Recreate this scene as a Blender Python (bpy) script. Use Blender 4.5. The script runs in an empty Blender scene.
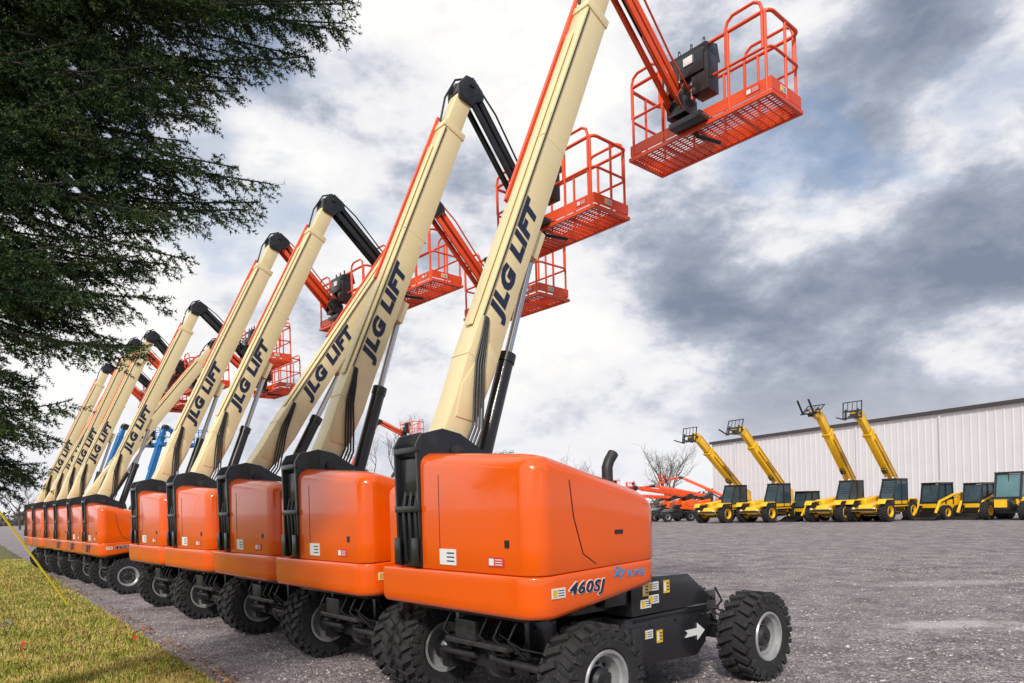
import bpy, bmesh, math, random
import numpy as np
from mathutils import Vector, Matrix, Euler
random.seed(4); rng = np.random.default_rng(4)
S = bpy.context.scene; COL = S.collection
R = math.radians
S.view_settings.view_transform = 'Standard'; S.view_settings.look = 'None'; S.view_settings.exposure = 0

# ---------------------------------------------------------------- materials
def mat(name, col, rough=.5, metal=0, coat=0, var=.12, scale=5, bump=0, bscale=60, dirt=0, dirtcol=(.16,.13,.10), spec=.5):
    m = bpy.data.materials.new(name); m.use_nodes = True
    N = m.node_tree.nodes; L = m.node_tree.links; b = N['Principled BSDF']
    b.inputs['Roughness'].default_value = rough; b.inputs['Metallic'].default_value = metal; b.inputs['Specular IOR Level'].default_value = spec
    b.inputs['Coat Weight'].default_value = coat; b.inputs['Coat Roughness'].default_value = .04
    tc = N.new('ShaderNodeTexCoord'); n = N.new('ShaderNodeTexNoise')
    n.inputs['Scale'].default_value = scale; n.inputs['Detail'].default_value = 6
    L.new(tc.outputs['Object'], n.inputs['Vector'])
    mx = N.new('ShaderNodeMix'); mx.data_type = 'RGBA'
    mx.inputs[6].default_value = (*[c*(1-var) for c in col], 1); mx.inputs[7].default_value = (*[min(1, c*(1+var)) for c in col], 1)
    L.new(n.outputs['Fac'], mx.inputs[0]); out = mx.outputs[2]
    if dirt:
        n2 = N.new('ShaderNodeTexNoise'); n2.inputs['Scale'].default_value = scale*2.3; n2.inputs['Detail'].default_value = 9; n2.inputs['Roughness'].default_value = .7
        L.new(tc.outputs['Object'], n2.inputs['Vector'])
        mr = N.new('ShaderNodeMapRange'); mr.inputs[1].default_value = .5; mr.inputs[2].default_value = .75; mr.inputs[4].default_value = dirt
        L.new(n2.outputs['Fac'], mr.inputs[0])
        m2 = N.new('ShaderNodeMix'); m2.data_type = 'RGBA'; m2.inputs[7].default_value = (*dirtcol, 1)
        L.new(mr.outputs[0], m2.inputs[0]); L.new(out, m2.inputs[6]); out = m2.outputs[2]
    L.new(out, b.inputs['Base Color'])
    if bump:
        n3 = N.new('ShaderNodeTexNoise'); n3.inputs['Scale'].default_value = bscale; n3.inputs['Detail'].default_value = 5
        L.new(tc.outputs['Object'], n3.inputs['Vector'])
        bp = N.new('ShaderNodeBump'); bp.inputs['Strength'].default_value = bump; bp.inputs['Distance'].default_value = .02
        L.new(n3.outputs['Fac'], bp.inputs['Height']); L.new(bp.outputs['Normal'], b.inputs['Normal'])
    return m

ORANGE = mat('orange_paint', (.87,.112,.002), .2, coat=.65, var=.04, scale=2, dirt=.05)
REDOR = mat('red_orange_paint', (.82,.078,.010), .4, coat=.3, var=.08, dirt=.12)
CREAM = mat('cream_paint', (.84,.70,.40), .42, coat=.25, var=.05, scale=1.5, dirt=.15, dirtcol=(.5,.40,.24))
BLACK = mat('black_paint', (.012,.013,.016), .34, coat=.3, var=.3, dirt=.2, dirtcol=(.06,.058,.055))
DARKMETAL = mat('dark_metal', (.045,.045,.05), .5, metal=.5, var=.3, dirt=.5)
RUBBER = mat('tyre_rubber', (.022,.022,.024), .85, var=.3, scale=9, bump=.3, dirt=.55, dirtcol=(.10,.09,.085))
RIM = mat('rim_grey', (.42,.42,.43), .36, metal=.3, var=.15, dirt=.5, dirtcol=(.12,.11,.10))
CHROME = mat('chrome', (.6,.6,.62), .15, metal=1, var=.05)
HOSE = mat('hose', (.01,.01,.011), .5)
NAVY = mat('navy_decal', (.013,.022,.060), .5, var=.1)
BLUEDECAL = mat('blue_decal', (.06,.30,.60), .5, var=.1)
WHITE = mat('white_label', (.78,.78,.77), .5, var=.05)
YLABEL = mat('yellow_label', (.8,.5,.03), .5)
REDLABEL = mat('red_label', (.6,.04,.03), .5)
YELLOW = mat('yellow_paint', (.92,.53,.012), .4, coat=.3, var=.06, dirt=.15)
YGUARD = mat('yellow_plastic', (.92,.75,.03), .5, var=.05)
BLUE = mat('blue_paint', (.02,.20,.50), .4, coat=.3)
GREEN = mat('green_paint', (.03,.28,.16), .4, coat=.3)
GLASS = mat('cab_glass', (.045,.075,.095), .15, var=.6, scale=2, spec=.35)
GLASSL = mat('pale_cab_glass', (.10,.21,.23), .12, var=.6, scale=1.5, spec=.5)
BARK = mat('bark', (.028,.022,.018), .9, var=.35, scale=12, bump=.8, bscale=25)
BARKG = mat('grey_bark', (.10,.085,.075), .9, var=.3, scale=8)
GALV = mat('galvanised', (.35,.36,.37), .45, metal=.7)

# ---------------------------------------------------------------- mesh builder
class MB:
    def __init__(s): s.bm = bmesh.new(); s.mi = 0
    def _n(s): return len(s.bm.faces)
    def _set(s, n0):
        s.bm.faces.ensure_lookup_table()
        for f in s.bm.faces[n0:]: f.material_index = s.mi
    def m(s, i): s.mi = i; return s
    def box(s, c, d, rot=None):
        n0 = s._n(); M = Matrix.Translation(c)
        if rot: M = M @ Euler(rot).to_matrix().to_4x4()
        bmesh.ops.create_cube(s.bm, size=1, matrix=M @ Matrix.Diagonal((*d, 1))); s._set(n0); return s
    def prism(s, poly, y0, y1, plane='xz'):
        n0 = s._n()
        def P(a, b, y): return (a, y, b) if plane == 'xz' else ((a, b, y) if plane == 'xy' else (y, a, b))
        A = [s.bm.verts.new(P(a, b, y0)) for a, b in poly]; B = [s.bm.verts.new(P(a, b, y1)) for a, b in poly]
        fs = [s.bm.faces.new(A), s.bm.faces.new(B[::-1])]
        k = len(poly)
        for i in range(k): fs.append(s.bm.faces.new((A[i], B[i], B[(i+1) % k], A[(i+1) % k])))
        bmesh.ops.recalc_face_normals(s.bm, faces=fs); s._set(n0); return s
    def loft(s, rings, cap=True, closed=False):
        n0 = s._n(); V = [[s.bm.verts.new(p) for p in r] for r in rings]; k = len(rings[0]); fs = []
        rg = range(len(V)) if closed else range(len(V)-1)
        for i in rg:
            a = V[i]; b = V[(i+1) % len(V)]
            for j in range(k): fs.append(s.bm.faces.new((a[j], a[(j+1) % k], b[(j+1) % k], b[j])))
        if cap and not closed: fs.append(s.bm.faces.new(V[0][::-1])); fs.append(s.bm.faces.new(V[-1]))
        bmesh.ops.recalc_face_normals(s.bm, faces=fs); s._set(n0); return s
    def tube(s, pts, r, seg=8, closed=False):
        pts = [Vector(p) for p in pts]; n = len(pts); rr = r if isinstance(r, (list, tuple)) else [r]*n; rings = []; u = None
        for i, p in enumerate(pts):
            if closed: t = pts[(i+1) % n]-pts[i-1]
            else: t = pts[min(i+1, n-1)]-pts[max(i-1, 0)]
            t.normalize()
            if u is None:
                u = t.orthogonal().normalized()
            else:
                u = (u - t*u.dot(t))
                u = u.normalized() if u.length > 1e-5 else t.orthogonal().normalized()
            v = t.cross(u)
            rings.append([p+(u*math.cos(2*math.pi*k/seg)+v*math.sin(2*math.pi*k/seg))*rr[i] for k in range(seg)])
        return s.loft(rings, closed=closed)
    def lathe(s, prof, seg=32, c=(0,0,0), axis='y', closed=False, cap=True):
        rings = []
        for r, y in prof:
            ring = []
            for k in range(seg):
                a = 2*math.pi*k/seg; q = (r*math.cos(a), y, r*math.sin(a)) if axis == 'y' else (r*math.cos(a), r*math.sin(a), y)
                ring.append(Vector(q)+Vector(c))
            rings.append(ring)
        return s.loft(rings, closed=closed, cap=cap)
    def body(s, x0, x1, y0, y1, r, zb, zt, Rt=.1, Rb=.04, n=6, steps=5, rf=None, ky=1):
        rf = rf or r
        def ring(ins):
            out = []
            X0, X1, Y0, Y1 = x0+ins, x1-ins, y0+ins, y1-ins*ky
            for sx, sy, a0, q in ((X1, Y1, 0, rf*ky+.02), (X0, Y1, 90, r*.5*ky+.01), (X0, Y0, 180, r), (X1, Y0, 270, rf)):
                rad = max(q-ins*.3, .015)
                cx = sx-rad if sx == X1 else sx+rad; cy = sy-rad if sy == Y1 else sy+rad
                for k in range(n+1):
                    a = R(a0+90*k/n); out.append((cx+rad*math.cos(a), cy+rad*math.sin(a)))
            return out
        rings = []
        for k in range(3):
            t = k/2; a = R(90*t); ins = Rb*(1-math.sin(a)); dz = Rb*(1-math.cos(a))
            rings.append([(x, y, zb(x, y)+dz) for x, y in ring(ins)])
        for k in range(1, 4):
            t = k/4
            rings.append([(x, y, (zb(x, y)+Rb)*(1-t)+(zt(x, y)-Rt)*t) for x, y in ring(0)])
        for k in range(steps+1):
            a = R(90*k/steps); ins = Rt*(1-math.cos(a)); dz = Rt*math.sin(a)-Rt
            rings.append([(x, y, zt(x, y)+dz) for x, y in ring(ins)])
        rings.append([(x, y, zt(x, y)+.01) for x, y in ring(Rt+.12)])
        return s.loft(rings)
    def build(s, name, mats, bevel=0, seg=2, ang=35, smooth=True):
        if bevel:
            es = [e for e in s.bm.edges if len(e.link_faces) == 2 and e.calc_face_angle(0) > R(40)]
            bmesh.ops.bevel(s.bm, geom=es, offset=bevel, segments=seg, profile=.5, affect='EDGES', clamp_overlap=True)
        me = bpy.data.meshes.new(name); s.bm.to_mesh(me); s.bm.free()
        for m_ in (mats if isinstance(mats, (list, tuple)) else [mats]): me.materials.append(m_)
        if smooth:
            me.shade_smooth(); me.set_sharp_from_angle(angle=R(ang))
        return me

def part(name, mesh, parent=None, loc=(0,0,0), rot=(0,0,0), sc=None, label=None):
    o = bpy.data.objects.new(name, mesh); COL.objects.link(o); o.location = loc; o.rotation_euler = rot
    if sc: o.scale = sc
    if parent: o.parent = parent
    if label: o['label'] = label
    return o
def tag(o, label, cat, group=None, kind=None):
    if label: o['label'] = label
    if cat: o['category'] = cat
    if group: o['group'] = group
    if kind: o['kind'] = kind
    return o
def thing(name, label, cat, loc, rz=0, group=None, sc=1):
    o = bpy.data.objects.new(name, None); COL.objects.link(o); o.location = loc; o.rotation_euler = (0,0,rz); o.scale = (sc,)*3
    o.empty_display_size = .2
    return tag(o, label, cat, group)
def struct(name, me):
    o = part(name, me); o['kind'] = 'structure'; return o
def textmesh(txt, w, h, m, shear=.25, off=.012, thick=.004, space=1.0):
    c = bpy.data.curves.new('lettering', 'FONT'); c.body = txt; c.size = 1; c.shear = shear; c.offset = off; c.extrude = thick; c.resolution_u = 3; c.space_character = space
    o = bpy.data.objects.new('lettering', c); COL.objects.link(o); bpy.context.view_layer.update()
    dg = bpy.context.evaluated_depsgraph_get(); me = bpy.data.meshes.new_from_object(o.evaluated_get(dg))
    bpy.data.objects.remove(o)
    co = np.empty(len(me.vertices)*3); me.vertices.foreach_get('co', co); co = co.reshape(-1, 3)
    mn, mxx = co.min(0), co.max(0)
    co[:, 0] = (co[:, 0]-mn[0])/(mxx[0]-mn[0])*w; co[:, 1] = (co[:, 1]-mn[1])/(mxx[1]-mn[1])*h; co[:, 2] = co[:, 2]-mn[2]
    co[:, 2] *= .5
    me.vertices.foreach_set('co', co.ravel()); me.materials.clear(); me.materials.append(m); me.update()
    return me
def tri_mesh(name, V, m):   # V (n,3,3)
    n = len(V); me = bpy.data.meshes.new(name)
    me.vertices.add(n*3); me.vertices.foreach_set('co', V.reshape(-1).astype(np.float32))
    me.loops.add(n*3); me.loops.foreach_set('vertex_index', np.arange(n*3, dtype=np.int32))
    me.polygons.add(n); me.polygons.foreach_set('loop_start', np.arange(0, n*3, 3, dtype=np.int32)); me.polygons.foreach_set('loop_total', np.full(n, 3, dtype=np.int32))
    me.update(); me.validate(); me.materials.append(m); return me

# ---------------------------------------------------------------- camera
cd = bpy.data.cameras.new('camera'); cam = bpy.data.objects.new('camera', cd); COL.objects.link(cam)
cam.location = (0,0,1.9); cam.rotation_euler = (R(90), R(1.6), 0)
cd.lens = 24.6; cd.sensor_width = 36; cd.shift_y = .161; cd.clip_end = 3000; S.camera = cam

# ---------------------------------------------------------------- world
sun_az = math.atan2(-.97, -.22); sun_el = R(36)
W = bpy.data.worlds.new('World'); S.world = W; W.use_nodes = True
N = W.node_tree.nodes; L = W.node_tree.links; N.clear()
out = N.new('ShaderNodeOutputWorld'); sky = N.new('ShaderNodeTexSky'); sky.sky_type = 'NISHITA'; sky.sun_disc = False
sky.sun_elevation = sun_el; sky.sun_rotation = math.pi/2 - sun_az
bgA = N.new('ShaderNodeBackground'); bgA.inputs[1].default_value = .15; L.new(sky.outputs[0], bgA.inputs[0])
tc = N.new('ShaderNodeTexCoord'); sp = N.new('ShaderNodeSeparateXYZ'); L.new(tc.outputs['Generated'], sp.inputs[0])
def math_(op, a, b=None, clamp=False):
    n = N.new('ShaderNodeMath'); n.operation = op; n.use_clamp = clamp
    for i, v in enumerate((a, b)):
        if v is None: continue
        if isinstance(v, (int, float)): n.inputs[i].default_value = v
        else: L.new(v, n.inputs[i])
    return n.outputs[0]
def noise(scale, det, rough, dist, offs, sq=1.8):
    mp = N.new('ShaderNodeMapping'); mp.inputs['Location'].default_value = offs; mp.inputs['Scale'].default_value = (1,1,sq); L.new(tc.outputs['Generated'], mp.inputs[0])
    n = N.new('ShaderNodeTexNoise'); n.inputs['Scale'].default_value = scale; n.inputs['Detail'].default_value = det
    n.inputs['Roughness'].default_value = rough; n.inputs['Distortion'].default_value = dist; L.new(mp.outputs[0], n.inputs['Vector']); return n.outputs['Fac']
n1 = noise(2.2, 1, .5, .0, (5.1, .7, 2)); n2 = noise(4.8, 14, .60, .0, (7.3, 2.2, 1)); n3 = noise(2.4, 6, .55, .2, (1.3, 9.2, 4)); n4 = noise(4.8, 14, .60, .0, (7.33, 2.2, .95))
v = math_('ADD', math_('MULTIPLY', n1, .44), math_('MULTIPLY', n2, .56))
v = math_('ADD', v, math_('MULTIPLY', math_('SUBTRACT', .26, sp.outputs[0]), .11))
v = math_('ADD', v, math_('MULTIPLY', math_('SUBTRACT', n4, n2), .5))
cr = N.new('ShaderNodeValToRGB'); L.new(v, cr.inputs[0]); e = cr.color_ramp.elements
e[0].position = .40; e[0].color = (.22,.26,.35,1); e[1].position = .61; e[1].color = (1.0,.985,.96,1)
for p, c in ((.455, (.33,.375,.46,1)), (.49, (.46,.50,.59,1)), (.51, (.64,.66,.73,1)), (.54, (.86,.86,.89,1))):
    q = e.new(p); q.color = c
hz = N.new('ShaderNodeMix'); hz.data_type = 'RGBA'; hz.inputs[7].default_value = (.87,.87,.92,1); L.new(cr.outputs[0], hz.inputs[6])
mr = N.new('ShaderNodeMapRange'); L.new(sp.outputs[2], mr.inputs[0]); mr.inputs[1].default_value = 0; mr.inputs[2].default_value = .18; mr.inputs[3].default_value = .85; mr.inputs[4].default_value = 0
L.new(mr.outputs[0], hz.inputs[0])
bgB = N.new('ShaderNodeBackground'); bgB.inputs[1].default_value = 1.03; L.new(hz.outputs[2], bgB.inputs[0])
mk = N.new('ShaderNodeMapRange'); L.new(n3, mk.inputs[0]); mk.inputs[1].default_value = .38; mk.inputs[2].default_value = .46; mk.inputs[3].default_value = .5; mk.inputs[4].default_value = 1
mx = N.new('ShaderNodeMixShader'); L.new(mk.outputs[0], mx.inputs[0]); L.new(bgA.outputs[0], mx.inputs[1]); L.new(bgB.outputs[0], mx.inputs[2]); L.new(mx.outputs[0], out.inputs[0])
sl = bpy.data.lights.new('sun', 'SUN'); sl.energy = 3.0; sl.angle = R(7); sl.color = (1,.94,.85)
so = bpy.data.objects.new('sun', sl); COL.objects.link(so)
sd = Vector((math.cos(sun_az)*math.cos(sun_el), math.sin(sun_az)*math.cos(sun_el), math.sin(sun_el)))
so.rotation_euler = sd.to_track_quat('Z', 'Y').to_euler(); so.location = (0,0,30)

# ---------------------------------------------------------------- ground
def ground_mat(name, c1, c2, c3, patch, pale=None):
    m = bpy.data.materials.new(name); m.use_nodes = True; N = m.node_tree.nodes; L = m.node_tree.links; b = N['Principled BSDF']
    b.inputs['Roughness'].default_value = .95
    g = N.new('ShaderNodeNewGeometry')
    def vor(s):
        v = N.new('ShaderNodeTexVoronoi'); v.inputs['Scale'].default_value = s; L.new(g.outputs['Position'], v.inputs['Vector']); return v
    def nz(s, d=6):
        v = N.new('ShaderNodeTexNoise'); v.inputs['Scale'].default_value = s; v.inputs['Detail'].default_value = d; v.inputs['Roughness'].default_value = .65; L.new(g.outputs['Position'], v.inputs['Vector']); return v
    v1 = vor(38); v2 = vor(80); v3 = vor(9)
    sx = N.new('ShaderNodeSeparateColor'); L.new(v1.outputs['Color'], sx.inputs[0])
    sy = N.new('ShaderNodeSeparateColor'); L.new(v3.outputs['Color'], sy.inputs[0])
    ma = N.new('ShaderNodeMath'); ma.operation = 'MULTIPLY_ADD'; ma.inputs[1].default_value = .2; L.new(sy.outputs[0], ma.inputs[0])
    mb_ = N.new('ShaderNodeMath'); mb_.operation = 'MULTIPLY'; mb_.inputs[1].default_value = .8; L.new(sx.outputs[0], mb_.inputs[0]); L.new(mb_.outputs[0], ma.inputs[2])
    cr = N.new('ShaderNodeValToRGB'); e = cr.color_ramp.elements; e[0].color = (*c1, 1); e[1].color = (*c3, 1); q = e.new(.6); q.color = (*c2, 1)
    L.new(ma.outputs[0], cr.inputs[0])
    n1 = nz(.22); n2 = nz(1.3, 10)
    mp = N.new('ShaderNodeMapRange'); mp.inputs[1].default_value = .42; mp.inputs[2].default_value = .68; L.new(n1.outputs['Fac'], mp.inputs[0]); mp.inputs[4].default_value = .45
    mx = N.new('ShaderNodeMix'); mx.data_type = 'RGBA'; mx.inputs[7].default_value = (*patch, 1); L.new(cr.outputs[0], mx.inputs[6]); L.new(mp.outputs[0], mx.inputs[0])
    mm = N.new('ShaderNodeMix'); mm.data_type = 'RGBA'; mm.blend_type = 'MULTIPLY'; mm.inputs[0].default_value = 1
    r2 = N.new('ShaderNodeValToRGB'); r2.color_ramp.elements[0].position = .34; r2.color_ramp.elements[0].color = (.6,.59,.6,1); r2.color_ramp.elements[1].position = .66; r2.color_ramp.elements[1].color = (1.3,1.3,1.28,1)
    L.new(n2.outputs['Fac'], r2.inputs[0]); L.new(mx.outputs[2], mm.inputs[6]); L.new(r2.outputs[0], mm.inputs[7]); col = mm.outputs[2]
    if pale:   # dried pale spills of stone dust
        for (cx, cy, rx, ry, amt) in pale:
            mpn = N.new('ShaderNodeMapping'); mpn.vector_type = 'POINT'; mpn.inputs['Scale'].default_value = (1/rx, 1/ry, 0); mpn.inputs['Location'].default_value = (-cx/rx, -cy/ry, 0); L.new(g.outputs['Position'], mpn.inputs[0])
            ln = N.new('ShaderNodeVectorMath'); ln.operation = 'LENGTH'; L.new(mpn.outputs[0], ln.inputs[0])
            n9 = nz(3.5, 8); ad = N.new('ShaderNodeMath'); ad.operation = 'MULTIPLY_ADD'; ad.inputs[1].default_value = 2.2; L.new(n9.outputs['Fac'], ad.inputs[0]); L.new(ln.outputs['Value'], ad.inputs[2])
            m9 = N.new('ShaderNodeMapRange'); m9.inputs[1].default_value = 1.7; m9.inputs[2].default_value = 2.3; m9.inputs[3].default_value = amt; m9.inputs[4].default_value = 0; L.new(ad.outputs[0], m9.inputs[0])
            x9 = N.new('ShaderNodeMix'); x9.data_type = 'RGBA'; x9.inputs[7].default_value = (.72,.68,.66,1); L.new(col, x9.inputs[6]); L.new(m9.outputs[0], x9.inputs[0]); col = x9.outputs[2]
    L.new(col, b.inputs['Base Color'])
    bp = N.new('ShaderNodeBump'); bp.inputs['Strength'].default_value = .9; bp.inputs['Distance'].default_value = .022; bp.invert = True
    ad = N.new('ShaderNodeMath'); ad.operation = 'ADD'; L.new(v1.outputs['Distance'], ad.inputs[0]); L.new(v2.outputs['Distance'], ad.inputs[1])
    L.new(ad.outputs[0], bp.inputs['Height']); L.new(bp.outputs['Normal'], b.inputs['Normal'])
    return m
GRAVEL = ground_mat('gravel', (.12,.095,.10), (.315,.27,.285), (.66,.61,.62), (.40,.35,.365), pale=[(6.3,10.2,.9,.35,.75),(7.4,9.7,.7,.2,.6),(9.5,15,1.6,.5,.35),(3.5,12.5,1.2,.4,.25)])
SOIL = ground_mat('turf_soil', (.06,.07,.02), (.18,.18,.05), (.30,.25,.11), (.15,.18,.04))
b = MB(); b.box((0, 400, -.5), (2400, 2400, 1)); struct('ground', b.build('ground', GRAVEL, smooth=False))
def edge_x(y): return -3.4 - (y-7.7)*.78
pts = []; y = -6
while y < 120:
    pts.append((edge_x(y)+.10*math.sin(y*3.1)+.07*math.sin(y*7.7+1)+random.uniform(-.05,.05), y)); y += .25 if y < 40 else 3
b = MB(); vs = [b.bm.verts.new((x, y, .03)) for x, y in pts]; ws = [b.bm.verts.new((-260, y, .03)) for x, y in pts]
for i in range(len(pts)-1): b.bm.faces.new((vs[i], vs[i+1], ws[i+1], ws[i]))
bmesh.ops.recalc_face_normals(b.bm, faces=b.bm.faces[:])
lawn = struct('lawn', b.build('lawn', SOIL, smooth=False))

def leaf_mat(name, a, c, d, scale, p0=.4, p1=.72, p2=1):
    m = bpy.data.materials.new(name); m.use_nodes = True; N = m.node_tree.nodes; L = m.node_tree.links; b = N['Principled BSDF']; b.inputs['Roughness'].default_value = .7; b.inputs['Specular IOR Level'].default_value = .25
    g = N.new('ShaderNodeNewGeometry'); n = N.new('ShaderNodeTexNoise'); n.inputs['Scale'].default_value = scale; n.inputs['Detail'].default_value = 4; L.new(g.outputs['Position'], n.inputs['Vector'])
    w = N.new('ShaderNodeTexWhiteNoise'); w.noise_dimensions = '1D'; L.new(g.outputs['Random Per Island'], w.inputs['W'])
    ad = N.new('ShaderNodeMath'); ad.operation = 'MULTIPLY_ADD'; ad.inputs[1].default_value = .45; L.new(w.outputs['Value'], ad.inputs[0]); L.new(n.outputs['Fac'], ad.inputs[2])
    cr = N.new('ShaderNodeValToRGB'); e = cr.color_ramp.elements; e[0].position = p0; e[0].color = (*a, 1); e[1].position = p2; e[1].color = (*d, 1); q = e.new(p1); q.color = (*c, 1)
    L.new(ad.outputs[0], cr.inputs[0]); L.new(cr.outputs[0], b.inputs['Base Color']); return m
GRASSM = leaf_mat('grass_blades', (.12,.19,.018), (.38,.38,.06), (.68,.54,.20), 1.1, .42, .68, .92)
NEEDLE = leaf_mat('needles', (.006,.019,.008), (.018,.048,.014), (.09,.13,.035), 3.5)
LEAFM = leaf_mat('dry_leaves', (.15,.06,.02), (.30,.14,.05), (.42,.27,.11), 3)
n = 90000
u = rng.random(n)**1.6; yy = 7.2+u*26; xx = np.array([edge_x(t) for t in yy]) - rng.random(n)**1.1*(1.5+yy*.35) + .08
h = .035+rng.random(n)*.05; a = rng.random(n)*6.28; wd = .006+.004*yy/10
V = np.zeros((n, 3, 3)); V[:, 0] = np.stack([xx-np.cos(a)*wd, yy-np.sin(a)*wd, np.full(n, .028)], 1); V[:, 1] = np.stack([xx+np.cos(a)*wd, yy+np.sin(a)*wd, np.full(n, .028)], 1)
V[:, 2] = np.stack([xx+rng.normal(0, .025, n), yy+rng.normal(0, .025, n), .03+h], 1)
tag(part('grass', tri_mesh('grass', V, GRASSM)), 'short patchy green and straw coloured lawn grass beside the gravel', 'grass', kind='stuff')
n = 4200; yy = 7.2+rng.random(n)**1.5*18; xx = np.array([edge_x(t) for t in yy]) - rng.random(n)**1.5*(1+yy*.35)+.35
V = np.zeros((n, 3, 3)); c = np.stack([xx, yy, np.full(n, .06)], 1)
for k in range(3): V[:, k] = c+np.stack([rng.normal(0, .025, n), rng.normal(0, .025, n), rng.random(n)*.04], 1)
tag(part('fallen_leaves', tri_mesh('fallen_leaves', V, LEAFM)), 'dry brown fallen leaves scattered over the lawn edge', 'leaves', kind='stuff')
# loose stones on the lot
octv = np.array([(1,0,0),(0,1,0),(-1,0,0),(0,-1,0),(0,0,.7),(0,0,-.6)]); octf = [(0,1,4),(1,2,4),(2,3,4),(3,0,4)]
n = 34000; dd = 5+rng.random(n)**1.7*22; an = (rng.random(n)-.42)*1.5; px = np.sin(an)*dd; py = np.cos(an)*dd
keep = px > np.array([edge_x(t) for t in py])+.1; px = px[keep]; py = py[keep]; n = len(px)
sz = .008+.018*rng.random(n)**2.8; rot = rng.random(n)*6.28
P = np.zeros((n, 6, 3))
for k in range(6):
    o = octv[k]; j = 1+.35*rng.normal(size=n)
    P[:, k, 0] = px+(o[0]*np.cos(rot)-o[1]*np.sin(rot))*sz*j; P[:, k, 1] = py+(o[0]*np.sin(rot)+o[1]*np.cos(rot))*sz*j; P[:, k, 2] = .003+o[2]*sz
V = np.concatenate([P[:, list(f)] for f in octf], 0)
STONE = leaf_mat('stones', (.15,.125,.13), (.35,.31,.32), (.68,.63,.63), 6)
tag(part('loose_stones', tri_mesh('loose_stones', V, STONE)), 'loose grey stones lying on the gravel lot', 'gravel', kind='stuff')

# ---------------------------------------------------------------- boom lift meshes
def tyre_mesh(r=.46, w=.17, lugs=22, rin=.25):
    b = MB(); s = r/.46
    prof = [(rin, -w*.8), (rin+.03*s, -w*.98), (r-.1*s, -w*1.03), (r-.05*s, -w*.97), (r-.035*s, -w*.6), (r-.03*s, 0), (r-.035*s, w*.6), (r-.05*s, w*.97), (r-.1*s, w*1.03), (rin+.03*s, w*.98), (rin, w*.8)]
    b.lathe(prof, 36, closed=True)
    for k in range(lugs):
        for sd_ in (-1, 1):
            a = 2*math.pi*(k+(.5 if sd_ > 0 else 0))/lugs
            M = Matrix.Rotation(-a, 4, 'Y')
            n0 = len(b.bm.verts)
            b.box((r-.018*s, sd_*w*.52, 0), (.045*s, w*.92, .058*s), (sd_*R(24), 0, 0))
            b.box((r-.055*s, sd_*w*1.02, -.035*s), (.085*s, w*.16, .05*s))
            b.bm.verts.ensure_lookup_table()
            bmesh.ops.transform(b.bm, matrix=M, verts=b.bm.verts[n0:])
    return b.build('tyre', RUBBER)
def rim_mesh(r=.25, w=.17, m=RIM):
    b = MB()
    b.lathe([(r+.012, -w*.93), (r+.004, -w*1.02), (r-.016, -w*1.0), (r-.024, -w*.8), (r-.045, -w*.7), (r-.055, -w*.05), (r*.74, w*.05), (r*.66, -w*.15), (r*.50, -w*.32), (.001, -w*.32)], 36, cap=False)
    b.lathe([(r+.012, w*.95), (r-.02, w*.93), (r-.03, w*.35), (r*.5, w*.3), (.001, w*.3)], 28, cap=False)
    b.m(1); b.lathe([(.125*r/.27, -w*.3), (.12*r/.27, -w*.6), (.09*r/.27, -w*.78), (.001, -w*.78)], 18, cap=False)
    for k in range(9):
        a = k*math.pi/4.5; b.lathe([(.017, -w*.2), (.017, -w*.42), (.001, -w*.44)], 6, c=(math.cos(a)*r*.58, 0, math.sin(a)*r*.58))
    b.lathe([(.03, -w*.7), (.03, -w*.92), (.001, -w*.93)], 8)
    return b.build('wheel_rim', [m, DARKMETAL])
TYRE = tyre_mesh(); WRIM = rim_mesh()

def chassis_mesh():
    b = MB()
    b.prism([(-1.0,.46),(-.8,.30),(.72,.30),(.92,.42),(.98,.66),(.9,.82),(-.85,.84),(-1.0,.72)], -.62, .62)
    b.prism([(-.62,.40),(.50,.34),(.66,.46),(.70,.84),(-.62,.84)], -.90, .90)
    b.box((-1.2,0,.52), (.5,.5,.24)); b.box((1.2,0,.55), (.55,.42,.24))
    b.m(1); b.box((-.45,-.905,.6), (.2,.02,.3)); b.box((.05,-.903,.8), (1.1,.02,.02))
    for x in (-.25, .15, .6): b.lathe([(.018,-.90),(.018,-.915),(.001,-.916)], 6, c=(x,0,.74))
    b.box((.82,-.66,.62), (.2,.12,.12)); b.tube([(.7,-.85,.7),(.9,-.8,.72),(1.1,-.7,.62),(1.25,-.72,.5)], .016, 6); b.tube([(.68,-.75,.6),(.95,-.6,.66),(1.2,-.55,.56)], .016, 6)
    return b.build('chassis', [BLACK, DARKMETAL], bevel=.012)
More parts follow.
